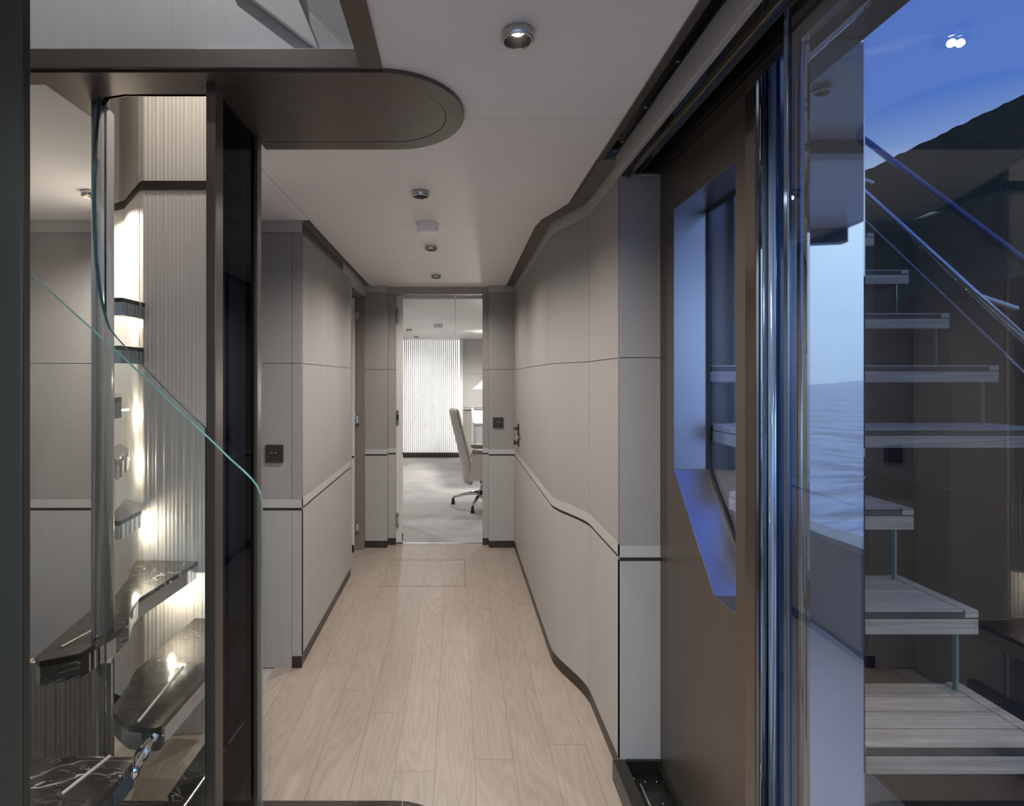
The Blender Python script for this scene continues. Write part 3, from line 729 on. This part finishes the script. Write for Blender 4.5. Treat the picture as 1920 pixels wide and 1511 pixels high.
def detector(x, y, z, label, r=.058):
    t = thing('smoke_detector', label, 'smoke detector', (x, y, z), 'ceiling smoke detectors')
    bm = new(); lathe(bm, [(0.001, 0), (r, 0), (r, -.016), (r-.003, -.020), (r*.9, -.021)], (x, y, z)); finish('base', bm, M['white'], t)
    bm = new(); lathe(bm, [(r*.9, -.021), (r*.93, -.026), (r*.93, -.036), (r*.86, -.044), (r*.6, -.048), (.001, -.048)], (x, y, z)); finish('cover', bm, M['white'], t)
    bm = new(); box(bm, x+r*.6, x+r*.9, y-.012-r*.3, y-r*.3, z-.036, z-.030, .001); finish('indicator', bm, mat('clear_indicator', (.6, .62, .6), .1), t)
detector(-.147, 2.83, CEIL, 'round white smoke detector on the corridor ceiling')

# switch plates
def switch(x, y, z, label, s=.0435):
    t = thing('light_switch', label, 'light switch', (x, y, z), 'dark bronze switch plates')
    bm = new(); box(bm, x-s, x+s, y-.008, y, z-s, z+s, .0015); finish('plate', bm, M['bronze_strip'], t)
    for dx in (-.008, .010):
        bm = new(); cyl(bm, (x+dx, y-.013, z+.006), .0035, .012, 'y', 12); finish('toggle', bm, M['steel'], t)
switch(-.898, 2.765, 1.058, 'dark bronze switch plate on the linen wall beside the glass stair screen')
switch(.350, 4.72, 1.056, 'dark bronze switch plate right of the end doorway')

# ------------------------------------------------------------------ right side: bronze panel with cut-corner window
win = root_struct('window_1', (.78, 1.67, 0))
outer = [(2.0, 0), (2.0, 2.30), (1.345, 2.30), (1.345, 0)]
hole = [(1.878, 1.124), (1.878, 1.996), (1.46, 1.996), (1.46, .814), (1.581, .814)]
finish('bronze_panel', holed(outer, hole, .728, .838, 'x'), M['bronze'], win)
g2 = [(1.885, 1.120), (1.885, 2.003), (1.45, 2.003), (1.45, .807), (1.583, .807)]
for i, (q, w) in enumerate(zip(hole, hole[1:]+hole[:1])):
    q = Vector(q); w = Vector(w); c_ = Vector((1.66, 1.4)); d_ = (w-q).normalized(); n_ = Vector((-d_.y, d_.x))
    if n_.dot(c_-q) < 0: n_ = -n_
    finish('window_reveal', PR([tuple(q), tuple(w), tuple(w+n_*.0015-d_*.001), tuple(q+n_*.0015+d_*.001)], .7285, .838, 'x'), M['reveal'], win)
finish('window_pane', PR(g2, .846, .852, 'x'), M['window_glass'], win)
gi = [(1.866, 1.130), (1.866, 1.984), (1.472, 1.984), (1.472, .826), (1.587, .826)]
finish('window_gasket', holed(g2, gi, .839, .846, 'x'), M['black'], win)
struct('trim_12', B(.718, .728, 1.345, 1.395, 0, 2.25, .002), mat('polished_bronze', (.17, .145, .125), .12, .8))
struct('wall_right_return', B(.728, .99, 2.03, 2.06, 0, 3.3), M['hull'])

# floor track of the sliding door
t = thing('floor_track', 'black floor track of the sliding glass door with steel rail', 'door track', (.63, 1.0, 0))
b = new(); box(b, .555, .600, -.6, 1.995, 0, .072, .0015); finish('track_curb', b, M['bronze_dark'], t)
b = new(); box(b, .602, .728, -.6, 1.995, 0, .018); box(b, .602, .728, 1.985, 1.997, .018, .072); box(b, .712, .7275, -.6, 1.985, .018, .06); finish('track_channel', b, M['blackgloss'], t)
b = new(); box(b, .630, .637, -.6, 1.93, .018, .034, .001); finish('guide_rail', b, M['steel'], t)
for x, y in ((.615, 1.96), (.66, 1.96), (.70, 1.96), (.685, 1.86), (.625, 1.975), (.69, 1.80)):
    b = new(); lathe(b, [(.001, .0035), (.003, .003), (.004, 0)], (x, y, .018), 12); finish('track_screw', b, M['chrome'], t)
b = new(); lathe(b, [(.010, .004), (.016, .005), (.018, 0)], (.690, 1.79, .018), 24); finish('drain_ring', b, M['blackgloss'], t)

# head track
t = thing('head_track', 'long ceiling track and cover of the sliding glass door', 'door track', (.63, 1.0, 2.2))
b = new(); box(b, .566, .584, -.6, 1.995, 2.148, 2.222, .003); finish('cream_beam', b, M['ash'], t)
b = new(); box(b, .500, .522, -.6, 1.995, 2.204, 2.26, .001); finish('bronze_edge', b, M['bronze'], t)
b = new(); box(b, .522, .566, -.6, 1.995, 2.245, 2.26); box(b, .560, .566, -.6, 1.995, 2.222, 2.245); finish('recess_plate', b, M['blackgloss'], t)
for k in range(5):
    y = 1.9-k*.24
    b = new(); cyl(b, (.558, y, 2.234), .005, .004, 'x', 14); finish('track_screw', b, M['steel'], t)
b = new(); box(b, .584, .610, -.6, 1.995, 2.150, 2.158); finish('gloss_soffit', b, M['blackgloss'], t)
b = new(); box(b, .610, .617, -.6, 1.995, 2.142, 2.17, .001); box(b, .640, .643, -.6, 1.995, 2.150, 2.17); finish('brass_rail', b, M['brass'], t)
b = new(); box(b, .617, .727, -.6, 1.995, 2.205, 2.215); box(b, .584, .727, 1.98, 1.997, 2.158, 2.26); box(b, .690, .697, -.6, 1.98, 2.16, 2.205); finish('track_housing', b, M['blackgloss'], t)
b = new(); box(b, .700, .727, -.6, 1.98, 2.150, 2.165, .001); finish('outer_rail', b, M['bronze_dark'], t)

# sliding glass leaf, parked at the near end
door = root_struct('door_4', (.63, .5, 0))
finish('door_pane', B(.6265, .6365, -.6, 1.052, .0345, 2.20), M['door_glass'], door)
finish('edge_profile', B(.622, .640, 1.052, 1.066, .03, 2.13, .002), mat('smoked_steel_edge', (.16, .21, .30), .12, .9), door)

# outside portal post of stacked polished frames
t = thing('door_portal', 'stepped polished steel portal frame outside the sliding glass door', 'door frame', (.85, 1.34, 0))
def X13(px, Y=1.34): return (px-856)*Y/F
b = new(); box(b, .729, .838, 1.352, 1.40, -.02, 2.248); finish('frame_core', b, M['hull'], t)
b = new(); box(b, X13(1426), X13(1447), 1.34, 1.352, -.02, 2.248, .004); finish('mirror_strip', b, M['mirror'], t)
b = new(); cyl(b, (X13(1454, 1.315), 1.325, 1.11), .010, 2.27, 'z', 24); finish('pale_tube', b, M['bluecol'], t, True)
b = new(); box(b, X13(1460, 1.31), X13(1476, 1.31), 1.31, 1.352, -.02, 2.248, .004); finish('navy_seal', b, M['navy'], t)
b = new(); box(b, X13(1477), X13(1495), 1.34, 1.352, -.02, 2.248, .004); finish('mirror_strip', b, M['mirror'], t)
b = new(); cyl(b, (X13(1504, 1.325), 1.335, 1.11), .009, 2.27, 'z', 24); finish('grey_tube', b, M['steel'], t, True)
def wavy_face():
    m = mat('wavy_mirror_face', (.88, .90, .92), .02, 1)
    return tex(m, (1, 1, 1), 3.0, 1, bump=.12, dist=.02)
b = new(); box(b, X13(1513, 1.10), X13(1625, 1.10), 1.10, 1.116, -.02, 2.10, .006); finish('mirror_face', b, wavy_face(), t)
b = new(); box(b, .729, .838, 1.116, 1.40, 2.250, 2.60); box(b, .735, .806, -.6, 1.116, 2.101, 2.60); box(b, .662, .736, -.6, 1.116, 2.101, 2.138); finish('frame_head', b, M['bronze_dark'], t)
b = new(); box(b, .672, .690, -.6, 1.10, 2.091, 2.101, .003); box(b, .72, .735, -.6, 1.10, 2.090, 2.101, .003); finish('head_bead', b, M['mirror'], t)

# ------------------------------------------------------------------ outside
def teak_tread(k, xl, xr_, label):
    y0 = 1.15+.19*k; z0 = .616+.2*k; d = .245; th = .058
    t = thing('teak_step', label, 'outdoor stair tread', (xl, y0, z0), 'outdoor teak steps')
    bm = new(); box(bm, xl, xr_, y0, y0+d, z0, z0+.037, .002); finish('tread_board', bm, M['teak'], t)
    bm = new()
    n = 4
    for j in range(n):
        a = y0+.002 + (d-.004)*j/n; c = y0+.002+(d-.004)*(j+1)/n-.004
        box(bm, xl, xr_-.035, a, c, z0+.040, z0+th, .0015)
    box(bm, xr_-.032, xr_, y0, y0+d, z0+.040, z0+th, .0015)
    finish('teak_planks', bm, M['teak'], t)
    bm = new(); box(bm, xl+.001, xr_-.001, y0+.001, y0+d-.001, z0+.036, z0+.054); finish('caulking', bm, M['caulk'], t)
    bm = new(); box(bm, xr_-.045, xr_-.039, y0+.20, y0+.212, z0+th, z0+.2); finish('glass_riser', bm, M['glassedge'], t)
place = ['lowest and nearest', 'second', 'third', 'fourth', 'fifth', 'sixth', 'seventh', 'eighth and farthest']
for k in range(8):
    teak_tread(k, .842 if k < 1 else .862, 1.25 if k < 3 else 1.85, '%s teak step of the outdoor stair, counted upward from the bottom' % place[k])
t = thing('handrail', 'polished steel handrail running down over the outdoor teak steps', 'handrail', (1.33, 1.2, 1.43))
b = new(); tube(b, [(1.33, 1.0, 1.21), (1.33, 2.6, 2.81)], .009, 16); finish('rail_tube', b, M['chrome'], t, True)
b = new(); tube(b, [(1.33, 1.0, 1.16-.02), (1.33, 2.6, 2.72-.02)], .003, 8); finish('rail_wire', b, M['steel'], t)
for y in (1.45, 1.95):
    b = new(); tube(b, [(1.33, y, y+.20), (1.45, y, y+.16)], .007, 10); finish('rail_bracket', b, M['steel'], t)
t = thing('outer_handrail', 'farther faint blue handrail parallel to the outdoor stair', 'handrail', (1.95, 2, 1.7))
b = new(); tube(b, [(1.93, 1.5, 1.43), (1.93, 3.2, 3.1)], .013, 12); finish('rail_tube', b, mat('blue_grey_rail', (.10, .14, .26), .25, .6), t, True)
b = new(); box(b, 1.9, 1.92, 1.0, 3.2, -.4, 1.0); finish('rail_panel', b, M['hull'], t)
# deck, superstructure and bulwark
struct('floor_side_deck', B(.995, 2.6, -6, 8, -.42, -.38), M['deckwhite'])
struct('wall_bulwark', B(2.6, 2.68, .6, 9, -.42, 1.9), M['hull'])
b = new(); box(b, 1.0, 2.6, 2.95, 3.0, -.4, 1.6); struct('wall_deckhouse', b, M['hull'])
b = new(); box(b, 2.6, 2.68, -7, .6, -.42, .30); box(b, 2.55, 2.73, -7, .6, .30, .34); struct('wall_bulwark_aft', b, M['bulwark'])
struct('floor_aft_deck', B(-3, 2.6, -7, -2.5, -.1, -.04), M['teak'])
# overhang of the side deck with beams and one added lamp that brightens the steps
b = new(); box(b, .85, 2.7, -1.75, .30, 2.50, 2.56); struct('ceiling_side_overhang', b, M['deckwhite'])
b = new(); box(b, .85, 2.7, -.42, -.34, 2.44, 2.50); box(b, .85, 2.7, -1.80, -1.72, 2.40, 2.50); struct('trim_15', b, M['bulwark'])
downlight(1.35, .12, 2.50, 'deck light under the side overhang above the teak steps', 75, 'deck lights', color=(1, .92, .80), cone=105)
# hill and sea
b = new()
ridge = [(-400, 2), (-120, 14), (0, 30), (60, 48), (90, 60), (147, 76), (203, 103), (260, 128), (340, 150), (460, 120), (700, 60)]
rr = random.Random(3); top_r = []
for (xa, za), (xb, zb) in zip(ridge, ridge[1:]):
    for i in range(30):
        s = i/30; top_r.append((xa+(xb-xa)*s, za+(zb-za)*s+rr.uniform(-.35, .35)))
cols = []
for x, z in top_r:
    cols.append([b.verts.new((x, 205, -6)), b.verts.new((x, 215, z*.5)), b.verts.new((x, 200, z)) , b.verts.new((x, 330, -6))])
cols2 = []
for c_, d_ in zip(cols, cols[1:]):
    for k in range(3): b.faces.new((c_[k], d_[k], d_[k+1], c_[k+1]))
tag(struct('wooded_hill', b, M['hill']), 'dark wooded hillside across the water under the blue dusk sky', 'hill'); 
del bpy.data.objects['wooded_hill']['kind']
b = new(); v = [b.verts.new(p) for p in ((-1500, -1500, -3), (1500, -1500, -3), (1500, 1500, -3), (-1500, 1500, -3))]; b.faces.new(v)
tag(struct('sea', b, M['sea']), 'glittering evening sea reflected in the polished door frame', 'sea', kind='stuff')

# ------------------------------------------------------------------ office beyond the end doorway
OC = 2.13
struct('floor_office', B(-2.4, 2.6, 4.86, 10.2, -.04, .004), M['carpet'])
b = new()
for x0, x1 in ((-2.4, -.012), (-.009, 2.6)):
    for y0, y1 in ((4.95, 6.6), (6.603, 8.3), (8.303, 10.2)):
        box(b, x0, x1, y0, y1, OC, OC+.03)
struct('ceiling_office', b, M['ceiling'])
b = new(); box(b, -2.4, -.60, 4.86, 4.95, 0, CEIL+.03); box(b, .30, 2.6, 4.86, 4.95, 0, CEIL+.03); box(b, -.60, .30, 4.86, 4.95, 2.15, CEIL+.03); struct('wall_office_front', b, M['ash'])
struct('wall_office_left', B(-2.45, -2.4, 4.86, 10.3, 0, 2.3), M['ash'])
struct('wall_office_right', B(2.6, 2.65, 4.86, 10.3, 0, 2.3), M['ash'])
b = new(); box(b, -2.4, 2.6, 10.21, 10.25, 0, 2.3); struct('wall_office_back', b, M['ash'])
t = thing('slatted_light_screen', 'backlit white vertical slatted screen on the far office wall', 'screen', (-.45, 10.1, 0))
b = new(); box(b, -1.0, .055, 10.14, 10.16, .09, 2.12); finish('light_diffuser', b, M['backlight'], t)
b = new()
n = 0; x = -.98
while x < .04:
    box(b, x, x+.019, 10.06, 10.10, .09, 2.12, .003); x += .0365
finish('slats', b, mat('white_slats', (.70, .70, .70), .5), t)
b = new(); box(b, -1.0, .06, 10.05, 10.19, .012, .09); finish('bronze_plinth', b, M['bronze_strip'], t)
b = new(); box(b, .056, .115, 10.05, 10.2, .012, 2.125); finish('end_post', b, M['white'], t)
b = new(); box(b, .118, 2.59, 10.15, 10.19, 1.515, 2.125); box(b, .118, 2.59, 10.15, 10.19, .90, 1.51); struct('wall_office_linen', b, tex(mat('pale_office_linen', (.66, .66, .65), .8), (60, 1, 60), 8, 3, (.62, .62, .61), (.70, .70, .69)))  # linen made paler, desk lamp's light painted into the wall colour
struct('trim_13', B(.118, 2.59, 10.08, 10.19, .865, .895), M['rail'])
# desk
t = thing('desk', 'white desk with raised side panel at the right of the office', 'desk', (.8, 8.4, 0))
b = new(); prism(b, [(7.95, .02), (8.9, .02), (8.9, .96), (8.7, .96), (8.0, .80), (7.95, .80)], .235, .262, 'x'); finish('side_panel', tri(b), M['cream'], t)
b = new(); box(b, .262, 1.9, 7.95, 8.7, .76, .795, .01); finish('desk_top', b, M['cream'], t)
b = new(); box(b, .264, .85, 7.97, 8.6, .20, .757, .006); finish('drawer', b, M['white'], t)
b = new(); box(b, .27, 1.88, 8.66, 8.69, .40, .93); finish('back_panel', b, M['cream'], t)
finish('desk_leg', B(1.86, 1.89, 8.0, 8.68, .004, .76), M['steel'], t); finish('desk_leg', B(.80, .84, 8.50, 8.59, .004, .20), M['steel'], t)
t = thing('table_lamp', 'table lamp with pale cone shade glowing on the office desk', 'lamp', (.47, 8.35, .795))
b = new(); lathe(b, [(.07, 0), (.075, .008), (.02, .02), (.008, .03), (.008, .50)], (.47, 8.35, .795)); finish('lamp_base', b, M['steel'], t)
b = new(); lathe(b, [(.23, .475), (.05, .63), (.048, .63), (.226, .475)], (.47, 8.35, .795)); finish('lamp_shade', b, M['shade'], t)
b = new(); bmesh.ops.create_uvsphere(b, u_segments=16, v_segments=10, radius=.035, matrix=Matrix.Translation((.47, 8.35, 1.29))); finish('bulb', b, M['bulb'], t)
point('lamp_glow', (.47, 8.35, 1.24), 45, (1, .93, .82), .06, t)

# office chair
def chair():
    t = thing('office_chair', 'beige leather high back office chair on a steel star base with black glides', 'chair', (.30, 6.12, .004))
    # backrest: profile in the x-z plane, swept in y, rounded
    def blade(centre, half, thick, name, m, inset=0):
        bm = new(); rows = []
        for i, (cx, cz) in enumerate(centre):
            a = Vector(centre[max(0, i-1)]); c = Vector(centre[min(len(centre)-1, i+1)]); d = (c-a).normalized(); nn = Vector((-d.y, d.x))
            u = i/(len(centre)-1); hw = half(u); th = thick(u); row = []
            for k in range(20):
                an = 2*PI*k/20; cc = math.copysign(abs(math.cos(an))**.5, math.cos(an)); ss = math.copysign(abs(math.sin(an))**.6, math.sin(an))
                bow = .03*(abs(cc)**2)
                p = Vector((cx, cz)) + nn*(ss*th + 0) - nn*bow*1.0
                row.append(bm.verts.new((p.x, 6.12+cc*hw, p.y)))
            rows.append(row)
        for q, s in zip(rows, rows[1:]):
            for k in range(20): bm.faces.new((q[k], q[(k+1) % 20], s[(k+1) % 20], s[k]))
        bm.faces.new(rows[0][::-1]); bm.faces.new(rows[-1])
        bmesh.ops.subdivide_edges(bm, edges=[], cuts=0)
        return finish(name, bm, m, t, True)
    pts = [(.135, .262), (.120, .30), (.105, .38), (.088, .48), (.068, .58), (.040, .70), (.010, .82), (-.020, .93), (-.040, 1.02), (-.050, 1.085), (-.045, 1.10)]
    blade(pts, lambda u: .20+.05*math.sin(PI*min(1, u*1.1)) - (.06 if u > .97 else 0) - (.05 if u < .03 else 0), lambda u: (.048 if .03 < u < .97 else .015)*(1-.35*u), 'backrest', M['chairleather'])
    pts2 = [(x+.040, z) for x, z in pts[2:10]]
    blade(pts2, lambda u: .19+.03*math.sin(PI*u), lambda u: .018, 'back_cushion', M['chairleather'])
    bm = new(); tube(bm, [(x+.052, 5.96, z) for x, z in pts[2:10]], .004, 8); finish('stitching', bm, M['piping'], t)
    bm = new(); box(bm, .13, .58, 5.90, 6.34, .42, .52, .035); finish('seat', bm, M['chairleather'], t, True)
    for y0, y1 in ((5.845, 5.90), (6.34, 6.395)):
        bm = new(); prism(bm, [(.135, .335), (.50, .345), (.56, .40), (.58, .62), (.20, .625), (.16, .56)], y0, y1, 'y'); tri(bm)
        a = finish('arm_panel', bm, M['chairleather'], t)
        bm = new(); box(bm, .165, .58, y0-.012, y1+.012, .625, .668, .016); finish('arm_pad', bm, M['chairpad'], a, True)
    bm = new(); box(bm, .22, .44, 6.02, 6.22, .33, .42, .012); finish('tilt_mechanism', bm, M['blackgloss'], t)
    bm = new(); cyl(bm, (.28, 6.14, .25), .022, .20, 'z', 20); cyl(bm, (.28, 6.14, .14), .034, .09, 'z', 20); finish('gas_lift', bm, M['chrome'], t, True)
    for k in range(4):
        a = math.radians(161+90*k)
        dx, dy = math.cos(a), math.sin(a)
        bm = new(); tube(bm, [(.28+dx*.02, 6.14+dy*.02, .155), (.28+dx*.17, 6.14+dy*.17, .135), (.28+dx*.337, 6.14+dy*.337, .085)], .02, 12, rs=[.026, .020, .012]); lg = finish('star_leg', bm, M['chrome'], t, True)
        bm = new(); cyl(bm, (.28+dx*.337, 6.14+dy*.337, .039), .024, .070, 'z', 16, .013); finish('glide', bm, M['black'], lg)
    t.location.y += .10
chair()
detector(P(822, 608, 7.3)[0], 7.3, OC, 'round white smoke detector on the office ceiling', .06)
downlight(P(767, 617, 8.0)[0], 8.0, OC, 'left office ceiling downlight, nearer the doorway', 22, 'office downlights', .04, (.95, .97, 1), 165)
downlight(P(781, 632, 9.4)[0], 9.4, OC, 'office ceiling downlight nearest the slatted screen', 9, 'office downlights', .04, (.95, .97, 1), 165)
downlight(.9, 6.6, OC, 'office ceiling downlight out of sight to the right of the doorway', 22, 'office downlights', .04, (.95, .97, 1), 165)
downlight(-1.5, 6.6, OC, 'office ceiling downlight out of sight to the left of the doorway', 22, 'office downlights', .04, (.95, .97, 1), 165)

for o in bpy.data.objects:
    if '_o' in o: del o['_o']
